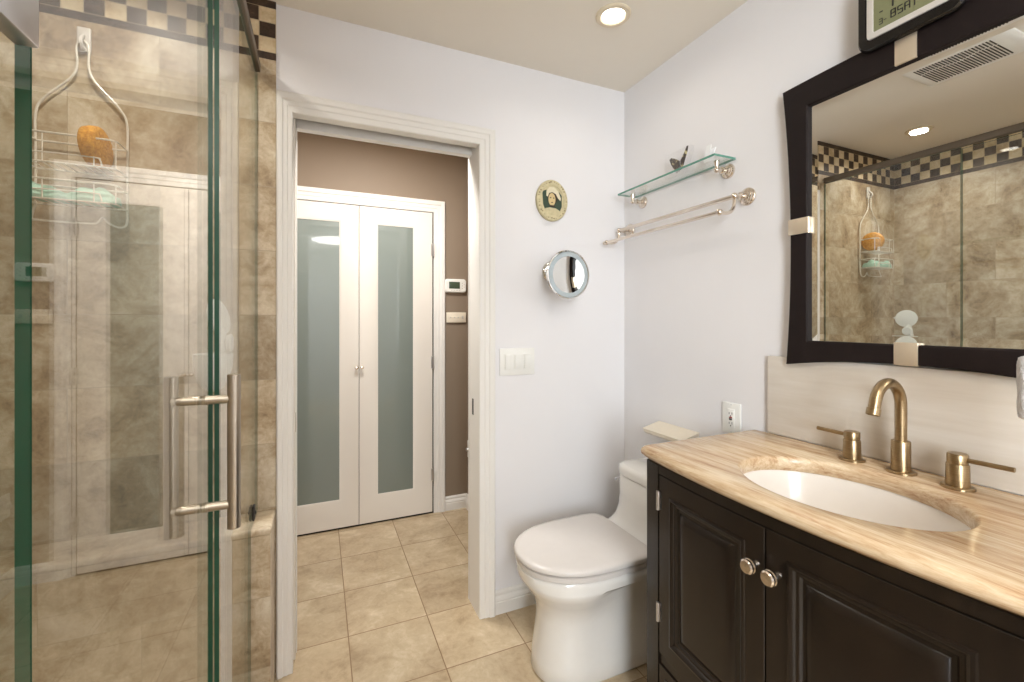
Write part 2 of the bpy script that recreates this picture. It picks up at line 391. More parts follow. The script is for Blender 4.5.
# jamb: split at head and left for the pocket door
b = MB()
b.box(OX1, OX1 + .022, WT0, WT1, 0, OZ + .04)
b.box(OX0 - .022, OX0, WT0, WT0 + .034, 0, OZ); b.box(OX0 - .022, OX0 + .009, WT1 - .034, WT1, 0, OZ)
b.box(OX0, OX1, WT0, WT0 + .034, OZ, OZ + .022); b.box(OX0, OX1, WT1 - .034, WT1, OZ - .012, OZ + .022)
struct('trim_5', b, 'trim', 'white door jamb split for the pocket door', 'door jamb')
b = MB(); b.box(OX0 - .02, OX1, WT0 + .034, WT1 - .034, OZ + .024, OZ + .04); struct('trim_6', b, 'gap', 'near-black strip standing in for shade inside the pocket door slot', 'slot')  # shade of the slot put into the strip's colour
# pocket door leaf slid into the left wall
b = MB(); b.box(-0.80, OX0 + .006, WT0 + .042, WT1 - .042, 0.008, OZ + .015, .002)
pd = struct('door_1', b, 'door', 'white pocket door slid into the wall, edge showing', 'door')
b = MB(); b.box(OX0 + .004, OX0 + .0075, WT0 + .047, WT1 - .047, 0.845, 0.915, .001); make('edge_pull', b, 'steel', pd)
# strike plate on the right jamb
b = MB(); b.box(OX1 - .0015, OX1 + .001, 1.834, 1.850, 0.845, 0.915, .0008); b.box(OX1 - .0018, OX1, 1.838, 1.846, .857, .903)
solo('strike_plate', 'small brown strike plate let into the right door jamb', 'strike plate', b, 'dark', (OX1, 1.842, .88))

# baseboards
def board(mb, p0, p1, nrm, h=.097):
    prof = [(0, 0), (.016, 0), (.016, h * .50), (.0135, h * .53), (.0135, h * .56), (.0155, h * .60), (.0125, h * .70), (.0085, h * .76), (.0075, h * .80), (.0095, h * .84), (.0085, h * .92), (.005, h * .97), (.004, h), (0, h)]
    rings = []
    for p in (p0, p1): rings.append([(p[0] + nrm[0] * t, p[1] + nrm[1] * t, z) for t, z in prof])
    mb.loft(rings)
b = MB(); board(b, (OX1 + .070, YB - .0005), (XR, YB - .0005), (0, -1)); struct('baseboard_back', b, 'trim', 'white baseboard between doorway and toilet', 'baseboard', 12)
b = MB(); board(b, (XR - .0005, 1.04), (XR - .0005, YB), (-1, 0)); struct('baseboard_right', b, 'trim', 'white baseboard behind the toilet', 'baseboard')
b = MB(); board(b, (.763, HY - .0005), (HX, HY - .0005), (0, -1), .09); struct('baseboard_hall', b, 'trim', 'white hall baseboard right of the closet', 'baseboard', 12)
b = MB(); board(b, (HX - .0005, WT1 + .08), (HX - .0005, HY), (-1, 0), .09); struct('baseboard_hall_right', b, 'trim', 'white baseboard on the hall return wall', 'baseboard')
# closet casing and doors
b = MB(); casing(b, -.260, .686, 1.963, HY, .076, CP); struct('trim_7', b, 'trim', 'white moulded casing round the hall closet', 'door casing', 15)
b = MB(); b.box(-.260, .686, HY - .004, HY - .001, 0, 1.963); struct('trim_8', b, 'gap', 'near-black sheet behind the closet doors, standing in for shade in their gaps', 'gap')  # dark sheet paints the shade seen between and around the doors
def closet_door(name, x0, x1, knob_x, hinge_x, label):
    y0, y1, z0, z1 = 2.838, 2.850, .012, 1.957
    gx0, gx1, gz0, gz1 = x0 + .121, x1 - .121, .180, 1.850
    if hinge_x: gx0, gx1 = .336, .552
    else: gx0, gx1 = -.130, .112
    b = MB()
    out = [(x0, z0), (x1, z0), (x1, z1), (x0, z1)]
    def rg(ins, y): return [(gx0 + ins if i in (0, 3) else gx1 - ins, y, gz0 + ins if i < 2 else gz1 - ins) for i in range(4)]
    rings = [[(x, y1, z) for x, z in out], [(x, y0 + .002, z) for x, z in out], [(x + (.002 if x == x0 else -.002), y0, z + (.002 if z == z0 else -.002)) for x, z in out],
             rg(-.012, y0), rg(-.006, y0 + .004), rg(0, y0 + .005), rg(0, y0 + .010)]
    b.loft(rings, False, False)
    d = struct(name, b, 'door', label, 'door')
    g = MB(); g.box(gx0 - .003, gx1 + .003, y0 + .008, y0 + .0115, gz0 - .003, gz1 + .003)
    props(make('glass_pane', g, 'frost', d), 'grey frosted glass pane')
    k = MB(); k.lathe([(.006, 0), (.005, .010), (.0075, .014), (.011, .020), (.0115, .025), (.008, .030), (.001, .031)], (knob_x, y0, .972), (0, -1, 0), 14)
    make('knob', k, 'nickel', d)
    if hinge_x:
        for hz in (1.715, .985, .255):
            h = MB(); h.tube([(hinge_x, y0 - .004, hz - .042), (hinge_x, y0 - .004, hz + .042)], .0055, 8); h.box(hinge_x - .013, hinge_x + .003, y0 - .003, y0 - .0005, hz - .038, hz + .038)
            make('hinge', h, 'hingesteel', d)
closet_door('door_2', -.253, .2225, .2085, None, 'left closet door with tall frosted pane, partly behind the casing')
closet_door('door_3', .2255, .677, .2400, .681, 'right closet door with tall frosted pane and three hinges')

# ------------------------------------------------------------------ shower glass
def sheet(name, poly, parent=None, label=None, x0=-.2145, x1=-.2055):
    b = MB(); b.prism(poly, x0, x1, 'X', 0, 1); return make(name, b, ['glass', 'glassedge'], parent)
def rect(y0, y1, z0, z1): return [(y0, z0), (y1, z0), (y1, z1), (y0, z1)]
t = thing('shower_door', 'clear glass shower door with a long steel ladder pull', 'shower door', (-.21, .466, .105))
sheet('glass_pane', rect(.466, 1.1115, .112, 2.112), t)
b = MB()
for s, xx in ((1, -.158), (-1, -.262)):
    b.tube([(xx, 1.045, .840), (xx, 1.045, 1.150)], .0118, 18)
for z in (.888, 1.101):
    b.tube([(-.205, 1.045, z), (-.162, 1.045, z)], .0088, 14); b.tube([(-.258, 1.045, z), (-.215, 1.045, z)], .0088, 14)
    b.lathe([(.0098, 0), (.0098, .004)], (-.2053, 1.045, z), (1, 0, 0), 14); b.lathe([(.0098, 0), (.0098, .004)], (-.2147, 1.045, z), (-1, 0, 0), 14)
props(make('pull_handle', b, 'steel', t), 'brushed steel ladder pull on both sides of the glass')
b = MB()
b.box(-.229, -.2147, .370, .444, 1.462, 1.552, .002); b.box(-.2053, -.191, .370, .444, 1.462, 1.552, .002)
b.lathe([(.008, 0), (.008, .003), (.006, .004)], (-.191, .404, 1.490), (1, 0, 0), 16); b.lathe([(.008, 0), (.008, .003), (.006, .004)], (-.191, .404, 1.525), (1, 0, 0), 16)
props(make('hinge', b, 'hingesteel', t), 'satin steel glass hinge')
t = thing('shower_screen', 'fixed clear glass panel notched over the tiled ledge by the doorway', 'shower screen', (-.2, 1.35, .10))
sheet('glass_pane', [(1.112, .102), (1.592, .102), (1.592, .602), (1.754, .602), (1.754, 2.117), (1.112, 2.117)], t, None, -.2040, -.1950)
b = MB(); b.box(-.212, -.2045, 1.606, 1.632, .622, .670, .004); b.box(-.1945, -.187, 1.606, 1.632, .622, .670, .004); b.lathe([(.006, 0), (.005, .003)], (-.187, 1.619, .646), (1, 0, 0), 12)
props(make('clamp', b, 'dark', t), 'small dark glass clamp on the ledge')
t = thing('shower_screen', 'fixed clear glass panel nearest the viewer, left of the shower door', 'shower screen', (-.2, -.08, .10))
sheet('glass_pane', rect(-.588, .464, .102, 2.112), t)
b = MB(); b.box(-.214, -.186, -.588, 1.756, 2.119, 2.153, .004, 3)
solo('header_rail', 'steel header rail along the top of the shower glass', 'rail', b, 'railsteel', (-.2, .6, 2.119))

# wire caddy on the end wall
t = thing('shower_caddy', 'white wire shower caddy hanging on the tiled end wall', 'shower caddy', (-.665, 1.75, 1.55))
YW = 1.744
def W(u, v, y=YW):
    th = 0.4125; r = (u - 512) / 441.0; z = (320.0 - v) / 441.0
    x = r * math.cos(th) + math.sin(th); yy = math.cos(th) - r * math.sin(th); k = y / yy
    return Vector((x * k, y, 1.26 + z * k))
b = MB()
def curve(pts, n=8):
    P = [Vector(p) for p in pts]; out = []
    for i in range(len(P) - 1):
        p0 = P[max(i - 1, 0)]; p1 = P[i]; p2 = P[i + 1]; p3 = P[min(i + 2, len(P) - 1)]
        for k in range(n):
            q = k / n; out.append(0.5 * ((2 * p1) + (p2 - p0) * q + (2 * p0 - 5 * p1 + 4 * p2 - p3) * q * q + (3 * p1 - p0 - 3 * p2 + p3) * q ** 3))
    out.append(P[-1]); return out
cx = -.655
hang = [(cx - .106, YW, 1.60), (cx - .106, YW, 1.74), (cx - .106, YW, 1.865), (cx - .088, YW, 1.915), (cx - .030, YW, 1.985), (cx - .014, YW, 2.025), (cx - .014, YW, 2.085), (cx, YW, 2.105),
        (cx + .014, YW, 2.085), (cx + .014, YW, 2.025), (cx + .030, YW, 1.985), (cx + .088, YW, 1.915), (cx + .106, YW, 1.865), (cx + .106, YW, 1.74), (cx + .106, YW, 1.60)]
b.tube(curve(hang), .0032, 8)
bot = [(cx - .106, YW, 1.60), (cx - .11, YW - .01, 1.558), (cx - .09, YW - .012, 1.552), (cx + .02, YW - .012, 1.552), (cx + .04, YW - .012, 1.557), (cx + .052, YW - .012, 1.572), (cx + .066, YW - .012, 1.556), (cx + .09, YW - .012, 1.545), (cx + .106, YW - .006, 1.556), (cx + .106, YW, 1.60)]
b.tube(curve(bot), .0032, 8)
props(make('hanger_frame', b, 'wire', t), 'bent wire hanger frame')
def basket(z, h, dep):
    b = MB(); x0, x1, y0, y1 = cx - .106, cx + .106, YW - dep, YW
    def loop(zz, r):
        c = .012; P = [(x0, y1, zz), (x0, y0 + c, zz), (x0 + c, y0, zz), (x1 - c, y0, zz), (x1, y0 + c, zz), (x1, y1, zz)]
        b.tube(P, r, 6); b.tube([P[0], P[-1]], r, 6)
    loop(z + h, .0028); loop(z, .0024)
    n = 9
    for i in range(1, n):
        x = x0 + (x1 - x0) * i / n
        b.tube([(x, y1, z), (x, y0, z)], .0016, 6)
    for x in (x0, x0 + .05, x1 - .05, x1): b.tube([(x, y0 + .001, z), (x, y0 + .001, z + h)], .0018, 6)
    # bent retaining loop at the front
    b.tube(curve([(x0 + .02, y0, z + .004), (x0 + .024, y0, z + .02), (x0 + .04, y0, z + .026), (x1 - .05, y0, z + .026), (x1 - .036, y0, z + .02), (x1 - .032, y0, z + .004)], 5), .0022, 6)
    return b
make('upper_basket', basket(1.706, .082, .085), 'wire', t)
make('lower_basket', basket(1.602, .056, .085), 'wire', t)
hk = MB(); hk.box(cx - .017, cx + .017, 1.748, 1.7555, 2.075, 2.150, .006, 3); hk.tube(curve([(cx, 1.750, 2.125), (cx, 1.735, 2.11), (cx, 1.728, 2.095), (cx, 1.738, 2.082), (cx, 1.748, 2.086)]), .005, 8)
solo('adhesive_hook', 'translucent grey adhesive hook holding the shower caddy', 'hook', hk, 'silver', (cx, 1.755, 2.075))
b = MB()
pr = [(.001, -.02), (.048, -.0205), (.058, -.016), (.0605, 0), (.058, .016), (.048, .0205), (.001, .02)]
ax = Vector((math.sin(math.radians(84)), -math.cos(math.radians(84)), .06)); b.lathe(pr, (cx + .046, 1.702, 1.775), ax, 28)
solo('bath_sponge', 'round orange sponge standing in the upper caddy basket', 'sponge', b, 'sponge', (cx + .040, 1.702, 1.712), ang=60)
b = MB(); rows = []
for j in range(9):
    a = j / 8
    row = []
    for i in range(15):
        q = i / 14
        x = cx - .095 + .190 * q; yy = 1.665 + .072 * a
        zz = 1.612 + .045 * math.sin(PI * a) ** .5 * (0.7 + .5 * math.sin(q * 9 + 1.3) * .5) + .006 * math.sin(q * 21 + a * 6)
        row.append((x, yy, zz))
    rows.append(row)
b.loft(rows, False, False, closed=False)
rows2 = [[(p[0], p[1], 1.606) for p in r] for r in rows]
b.loft(rows2, False, False, closed=False)
for j in (0, 8): b.loft([rows[j], rows2[j]], False, False, closed=False)
b.loft([[r[0] for r in rows], [r[0] for r in rows2]], False, False, closed=False); b.loft([[r[-1] for r in rows], [r[-1] for r in rows2]], False, False, closed=False)
solo('washcloth', 'folded mint green washcloth lying in the lower caddy basket', 'washcloth', b, 'mint', (cx, 1.70, 1.606), ang=60)

# white shaving mirror stuck to the inside of the glass
t = thing('shaving_mirror', 'white round shaving mirror with tray stuck inside the shower glass', 'mirror', (-.225, 1.36, 1.10))
b = MB(); ax = Vector((.93, -.28, .22))
b.lathe([(.001, -.006), (.042, -.006), (.047, -.001), (.047, .004), (.040, .007), (.001, .009)], (-.238, 1.352, 1.268), ax, 30); b.tube([(-.238, 1.395, 1.27), (-.238, 1.410, 1.272)], .004, 8)
make('mirror_head', b, 'plastic', t)
b = MB(); b.tube(curve([(-.232, 1.34, 1.235), (-.228, 1.33, 1.20), (-.232, 1.33, 1.165), (-.236, 1.34, 1.14)]), .011, 12); b.lathe([(.020, 0), (.024, .004), (.022, .012), (.012, .018)], (-.2047, 1.335, 1.20), (-1, 0, 0), 18)
make('arm', b, 'plastic', t)
b = MB(); rg = []
for z, s in ((1.075, .25), (1.085, .55), (1.11, .82), (1.14, .96), (1.172, 1.0), (1.172, .92), (1.14, .86), (1.11, .7)):
    rg.append([(-.252 + .044 * s * math.cos(2 * PI * k / 28), 1.365 + .056 * s * math.sin(2 * PI * k / 28), z) for k in range(28)])
b.loft(rg); make('tray', b, 'plastic', t)

# ------------------------------------------------------------------ ceiling fixtures
def downlight(x, y, label):
    t = thing('ceiling_light', label, 'ceiling light', (x, y, CEIL), 'recessed ceiling lights')
    b = MB(); b.lathe([(.040, -.002), (.046, -.007), (.060, -.007), (.064, -.003), (.064, 0), (.040, 0)], (x, y, CEIL), (0, 0, 1), 32, False, False)
    make('trim_ring', b, 'lamptrim', t)
    b = MB(); b.lathe([(.040, -.0015), (.036, -.006), (.020, -.009), (.001, -.010)], (x, y, CEIL), (0, 0, 1), 28, False, True); make('lens', b, 'lamp', t)
downlight(.99, 1.335, 'lit round recessed light in the ceiling before the doorway')
downlight(-.52, 1.42, 'lit round recessed light in the ceiling over the shower, seen in the mirror')
t = thing('exhaust_vent', 'white slotted exhaust fan grille on the ceiling, seen in the mirror', 'vent', (.2, .95, CEIL))
b = MB(); x0, x1, y0, y1 = .055, .345, .775, 1.125
rg = []
for ins, z in ((0, CEIL), (0, CEIL - .008), (.012, CEIL - .016), (.03, CEIL - .019)):
    rg.append([(x0 + ins, y0 + ins, z), (x1 - ins, y0 + ins, z), (x1 - ins, y1 - ins, z), (x0 + ins, y1 - ins, z)])
b.loft(rg); make('cover', b, 'plastic', t)
b = MB()
for i in range(24):
    y = .835 + .0105 * i
    wv = .010 * math.sin(i * .42)
    b.box(.100, .232 + wv, y, y + .0042, CEIL - .0205, CEIL - .0185)
    b.box(.241 + wv, .300, y, y + .0042, CEIL - .0205, CEIL - .0185)
props(make('slots', b, 'dark', t), 'rows of dark air slots')

# ------------------------------------------------------------------ vanity
YC = .643; KF = .17
def xf(y): return .868 + KF * (y - YC) ** 2
def ys(y0, y1, n): return [y0 + (y1 - y0) * i / n for i in range(n + 1)]
def bowed(mb, y0, y1, z0, z1, d0, d1, n=10, e=.0015):
    """box following the bow front: depth d0 (front) .. d1 behind the bow line, softened edges"""
    def sec(y, ins):
        X0 = xf(y) + d0; X1 = xf(y) + d1
        return [(X1, y, z0), (X0 + e, y, z0), (X0, y, z0 + e), (X0, y, z1 - e), (X0 + e, y, z1), (X1, y, z1)]
    rings = [sec(y, 0) for y in ys(y0, y1, n)]
    mb.loft(rings)
def raised(mb, y0, y1, z0, z1, rings, n=10, ext=0.0):
    """rectangular concentric rings of (inset, depth) on the bow face, last ring filled"""
    R = []
    for kk, (ins, d) in enumerate(rings):
        a, c, p, q = y0 + ins - (ext if kk < 3 else 0), y1 - ins, z0 + ins, z1 - ins
        R.append([(xf(y) + d, y, p) for y in ys(a, c, n)] + [(xf(y) + d, y, q) for y in ys(c, a, n)])
    mb.loft(R, False, False)
    ins, d = rings[-1]; a, c, p, q = y0 + ins, y1 - ins, z0 + ins, z1 - ins
    lo = mb.vs([(xf(y) + d, y, p) for y in ys(a, c, n)]); hi = mb.vs([(xf(y) + d, y, q) for y in ys(a, c, n)])
    for i in range(n): mb.f([lo[i], lo[i + 1], hi[i + 1], hi[i]])
VL, VR = 1.040, .175          # cabinet ends (y)
t = thing('bathroom_vanity', 'black bow-front vanity cabinet with raised panel doors', 'vanity', (1.13, YC, 0))
b = MB()
# side panels, back, posts, rails
b.box(xf(VL) + .02, 1.362, VL - .018, VL, .06, .848); b.box(xf(VR) + .02, 1.362, VR, VR + .018, .06, .848)
b.box(1.345, 1.362, VR, VL, .06, .80)
bowed(b, VL - .054, VL, 0, .848, -.002, .06, 3, .003); bowed(b, VR, VR + .054, 0, .848, -.002, .06, 3, .003)
bowed(b, VR + .054, VL - .054, .821, .848, -.001, .05); bowed(b, VR + .054, VL - .054, .286, .312, .004, .05)
bowed(b, VR + .054, VL - .054, .05, .085, .002, .05)
b.box(1.30, 1.362, VL - .054, VL, 0, .1); b.box(1.30, 1.362, VR, VR + .054, 0, .1)
bowed(b, VR + .05, VL - .05, .085, .82, .030, .034)
make('body', b, 'espresso', t)
PANEL = [(0, .022), (0, .0015), (.0015, 0), (.046, 0), (.048, -.0035), (.053, -.005), (.058, -.0025), (.062, .004), (.068, .005), (.072, .0095), (.078, .0095), (.081, .006), (.094, .0015), (.100, .0008)]
def door(name, y0, y1, z0, z1, hinge_y, knob_y, ext=0.0):
    b = MB(); raised(b, y0, y1, z0, z1, PANEL, ext=ext); d = make(name, b, 'espresso', t)
    if knob_y:
        X = xf(knob_y); k = MB()
        k.lathe([(.008, 0), (.0075, .004), (.0055, .008), (.0055, .014), (.013, .017), (.0155, .020), (.0155, .024), (.0135, .0255), (.0135, .0275), (.0155, .029), (.0155, .033), (.0125, .036), (.001, .0365)], (X, knob_y, .733), (-1, 0, 0), 22)
        props(make('knob', k, 'nickel', d), 'round polished nickel knob')
    if hinge_y:
        for hz in (.747, .430):
            h = MB(); X = xf(hinge_y) - .004
            for q in range(3): h.tube([(X, hinge_y, hz - .027 + q * .0182), (X, hinge_y, hz - .027 + q * .0182 + .017)], .0045, 10)
            h.box(X, X + .004, hinge_y - .008, hinge_y + .006, hz - .025, hz + .025)
            make('hinge', h, 'hingesteel', d)
door('door', YC + .0015, VL - .0565, .3145, .8185, VL - .0555, YC + .019)
door('door', .272, YC - .0015, .3145, .8185, VR + .0555, YC - .029, .272 - VR - .0565)
b = MB(); raised(b, VR + .0565, VL - .0565, .0875, .284, PANEL[:4] + [(.034 + .0 + x - .046, d) for x, d in PANEL[4:]] if False else [(0, .022), (0, .0015), (.0015, 0), (.026, 0), (.028, -.0035), (.033, -.005), (.038, -.0025), (.042, .004), (.048, .005), (.052, .0095), (.056, .006), (.066, .0015)], 14)
make('drawer', b, 'espresso', t)

# counter with oval cut-out
def outline(e):
    P = []; yl, yr = 1.050 + e, .165 - e
    fx = lambda y: .857 + .215 * (y - YC) ** 2 - e
    r = .018
    def corner(yc, sgn):
        cx_ = fx(yc) + r
        return cx_
    P.append((1.3615, yr)); 
    n = 40
    y0, y1 = yr + r, yl - r
    for k in range(7):
        a = -PI / 2 - k / 6 * PI / 2
        P.append((fx(y0) + r + r * math.cos(a), y0 + r * math.sin(a)))
    for k in range(1, n): P.append((fx(y0 + (y1 - y0) * k / n), y0 + (y1 - y0) * k / n))
    for k in range(7):
        a = PI - k / 6 * PI / 2
        P.append((fx(y1) + r + r * math.cos(a), y1 + r * math.sin(a)))
    P.append((1.3615, yl)); return P
SX, SY, SA, SB = 1.074, .613, .168, .216
BASEP = outline(0); ANG = sorted(set([math.atan2(p[1] - SY, p[0] - SX) for p in BASEP] + [-PI + 2 * PI * i / 48 for i in range(48)]))
def cast(poly, a):
    dx, dy = math.cos(a), math.sin(a); best = None
    for i in range(len(poly)):
        (x1, y1), (x2, y2) = poly[i], poly[(i + 1) % len(poly)]
        ex, ey = x2 - x1, y2 - y1; den = dx * ey - dy * ex
        if abs(den) < 1e-12: continue
        tt = ((x1 - SX) * ey - (y1 - SY) * ex) / den; uu = ((x1 - SX) * dy - (y1 - SY) * dx) / den
        if tt > 0 and -1e-6 <= uu <= 1 + 1e-6 and (best is None or tt < best): best = tt
    return (SX + dx * best, SY + dy * best)
def ell(a, k):
    A, B = SA + k, SB + k
    r = A * B / math.hypot(B * math.cos(a), A * math.sin(a)); return (SX + r * math.cos(a), SY + r * math.sin(a))
CT, CB = .888, .851
rings = []
for k, z in ((.004, CB), (.003, CB + .004), (.0, CB + .01), (0, CT - .010), (.003, CT - .003), (.008, CT)):
    rings.append([ell(a, k) + (z,) for a in ANG])
for e, z in ((-.012, CT), (-.004, CT - .002), (.004, CT - .004), (.010, CT - .010), (.013, CT - .018), (.011, CT - .026), (.004, CT - .032), (-.003, CB)):
    po = outline(e); rings.append([cast(po, a) + (z,) for a in ANG])
rings.append(rings[0])
b = MB(); b.loft(rings, False, False)
cnt = solo('vanity_countertop', 'honey travertine vanity top with bow front and oval cut-out', 'countertop', b, 'counter', (1.1, YC, CB), ang=40)
b = MB(); b.box(1.3625, 1.3765, .10, 1.001, CT + .0005, 1.142, .002)
solo('backsplash', 'pale stone backsplash slab on the wall behind the faucet', 'backsplash', b, 'splash', (1.37, .55, CT))
# basin
t = thing('undermount_sink', 'oval cream undermount sink set below the vanity top', 'sink', (SX, SY, .72))
rg = []
for k, z in ((.018, CB - .001), (.006, CB - .001), (.004, CB - .006), (-.002, CB - .03), (-.014, CB - .07), (-.034, CB - .105), (-.062, CB - .128), (-.095, CB - .138), (-.128, CB - .141)):
    rg.append([ell(-PI + 2 * PI * i / 56, k) + (z,) for i in range(56)])
b = MB(); b.loft(rg, False, True)
rg2 = []
for k, z in ((.018, CB - .001), (.018, CB - .010), (.006, CB - .04), (-.008, CB - .085), (-.05, CB - .14), (-.1, CB - .152), (-.135, CB - .155)):
    rg2.append([ell(-PI + 2 * PI * i / 56, k) + (z,) for i in range(56)])
b.loft(rg2, False, True); make('basin', b, 'basin', t)
b = MB(); b.lathe([(.021, 0), (.023, .002), (.020, .004), (.012, .003), (.001, .005)], (SX, SY, CB - .1405), (0, 0, 1), 20); make('drain', b, 'brass', t)

# widespread faucet
def handle(x, y, sgn, label):
    t = thing('basin_tap', label, 'tap', (x, y, CT), 'brass lever handles')
    b = MB(); b.lathe([(.029, .0003), (.029, .004), (.027, .006), (.0205, .0065), (.0195, .052), (.0188, .054)], (x, y, CT), (0, 0, 1), 28); make('base', b, 'brass', t)
    b = MB(); b.lathe([(.0172, .054), (.0172, .056), (.0180, .057), (.0180, .074), (.0165, .0765), (.001, .077)], (x, y, CT), (0, 0, 1), 28); make('cap', b, 'brass', t)
    b = MB(); b.tube([(x, y + sgn * .014, CT + .065), (x, y + sgn * .088, CT + .066)], .0052, 12); make('lever', b, 'brass', t)
handle(1.298, .712, 1, 'brushed brass faucet handle left of the spout, lever pointing to the toilet')
handle(1.298, .500, -1, 'brushed brass faucet handle right of the spout, lever pointing right')
t = thing('faucet_spout', 'brushed brass gooseneck spout behind the oval sink', 'faucet', (1.302, .606, CT))
b = MB(); b.lathe([(.030, .0003), (.030, .004), (.028, .006), (.0195, .0065), (.019, .076), (.018, .078), (.013, .0785)], (1.302, .606, CT), (0, 0, 1), 30); make('base', b, 'brass', t)
pts = [(1.302, .606, CT + .078), (1.302, .606, CT + .11), (1.302, .606, CT + .145)]
for k in range(1, 19):
    a = k / 18 * math.radians(166); pts.append((1.302 - .055 + .055 * math.cos(a), .606, CT + .163 + .055 * math.sin(a) * 1.05))
e = Vector(pts[-1]); dd = (e - Vector(pts[-2])).normalized(); pts.append(tuple(e + dd * .012))
b = MB(); b.tube(pts, .0122, 18); make('neck', b, 'brass', t)
e2 = Vector(pts[-1]); b = MB(); b.lathe([(.0115, -.003), (.0115, .000), (.0138, .001), (.0138, .016), (.0120, .0168), (.010, .014), (.001, .014)], e2, dd, 20); make('aerator', b, 'brass', t)

# towel on a countertop stand
t = thing('towel_stand', 'brass countertop towel stand at the right end of the vanity', 'towel stand', (1.16, .225, CT))
b = MB(); b.lathe([(.045, .0005), (.045, .006), (.02, .010), (.007, .014), (.006, .30), (.007, .315), (.001, .318)], (1.16, .250, CT), (0, 0, 1), 24); b.tube([(1.16, .175, CT + .306), (1.16, .352, CT + .306)], .005, 10)
make('stand', b, 'brass', t)
b = MB(); rg = []
rn = random.Random(11)
for j in range(61):
    q = j / 60
    # section in XZ of a towel folded over the arm, swept along Y
    y = .195 + (.3615 - .195) * q
    ed = 1 - .5 * max(0, abs(q - .5) * 2 - .84) ** 1.6 / .16 ** 1.6
    row = []
    for k in range(72):
        a = k / 72 * 2 * PI
        cx_, cz = math.cos(a), math.sin(a); f_ = .0022 * rn.random()
        X = 1.16 + (.024 * ed + f_) * math.copysign(abs(cx_) ** .6, cx_); Z = 1.139 + (.056 * (.9 + .1 * ed) + f_) * math.copysign(abs(cz) ** .55, cz)
        row.append((X, y + .0016 * rn.random(), Z))
    rg.append(row)
b.loft(rg); solo('hand_towel', 'fluffy white hand towel hanging at the right edge beside the mirror', 'towel', b, 'towel', (1.16, .28, 1.083), ang=60)

# ------------------------------------------------------------------ mirror over the vanity
XFm, XGm = 1.346, 1.360
def S(y, z, X): k = X / 1.377; return (y * k, 1.26 + (z - 1.26) * k)
def frame_pts(kind, X, n=16):
    P = []
    if kind == 'out':
        yl_t, yl_b, zt, zb = .960, .948, 1.997, 1.118; yc = .630
        yr_t, yr_b = 2 * yc - yl_t, 2 * yc - yl_b
        for i in range(n): q = i / n; y = yl_t + (yr_t - yl_t) * q; P.append((y, zt + .008 * (1 - (2 * q - 1) ** 2)))
        for i in range(n): q = i / n; P.append((yr_t + (yr_b - yr_t) * q + .020 * (1 - (2 * q - 1) ** 2), zt + (zb - zt) * q))
        for i in range(n): q = i / n; y = yr_b + (yl_b - yr_b) * q; P.append((y, zb + .027 * (1 - (2 * q - 1) ** 2)))
        for i in range(n): q = i / n; P.append((yl_b + (yl_t - yl_b) * q - .020 * (1 - (2 * q - 1) ** 2), zb + (zt - zb) * q))
    else:
        y1, y0, z1, z0 = .879 + kind, .381 - kind, 1.920 + kind, 1.196 - kind
        for i in range(n): P.append((y1 + (y0 - y1) * i / n, z1))
        for i in range(n): P.append((y0, z1 + (z0 - z1) * i / n))
        for i in range(n): P.append((y0 + (y1 - y0) * i / n, z0))
        for i in range(n): P.append((y1, z0 + (z1 - z0) * i / n))
    return [(X,) + S(y, z, XFm) for y, z in P]
t = thing('wall_mirror', 'large vanity mirror in a black concave-sided frame', 'mirror', (1.375, .62, 1.14))
O1 = frame_pts('out', 1.3755); O2 = frame_pts('out', XFm + .003)
cen = Vector((0, .615, 1.55))
O3 = [(XFm, p[1] + (.003 if p[1] < .615 else -.003), p[2] + (.003 if p[2] < 1.55 else -.003)) for p in O2]
b = MB(); b.loft([O1, O2, O3, frame_pts(.004, XFm), frame_pts(0, XFm + .003), frame_pts(0, 1.3755), O1], False, False)
make('frame', b, 'frame', t, ang=30)
i0, i1 = frame_pts(0, 0)[0], frame_pts(0, 0)[32]
y1, z1, y0, z0 = i0[1] - .0008, i0[2] - .0008, i1[1] + .0008, i1[2] + .0008
b = MB(); bv = .020
def rc(ins, X): return [(X, y0 + ins, z0 + ins), (X, y1 - ins, z0 + ins), (X, y1 - ins, z1 - ins), (X, y0 + ins, z1 - ins)]
b.loft([rc(0, 1.374), rc(0, XGm - .0009), rc(bv, XGm)], True, True); props(make('mirror_glass', b, 'mirror', t, ang=1), 'bevelled mirror glass')
ymid = (y0 + y1) / 2
def clip(yc, zc, hw, hh):
    b = MB(); b.box(XFm - .0035, XFm + .014, yc - hw, yc + hw, zc - hh, zc + hh, .0008); return b
zo_t = S(.63, 2.005, XFm)[1]; zi_t = S(.63, 1.922, XFm)[1]; zo_b = S(.63, 1.145, XFm)[1]; zi_b = S(.63, 1.2, XFm)[1]
make('clip', clip(.616, (zo_t + zi_t) / 2, .0225, (zo_t - zi_t) / 2 + .001), 'clipmetal', t)
make('clip', clip(.616, (zo_b + zi_b) / 2, .0245, (zi_b - zo_b) / 2 + .002), 'clipmetal', t)
yo, yi = S(.935, 1.55, XFm)[0], S(.879, 1.55, XFm)[0]
make('clip', clip((yo + yi) / 2 - .001, 1.547, (yo - yi) / 2 + .003, .024), 'clipmetal', t)
make('clip', clip(2 * .616 - (yo + yi) / 2 + .001, 1.547, (yo - yi) / 2 + .003, .024), 'clipmetal', t)
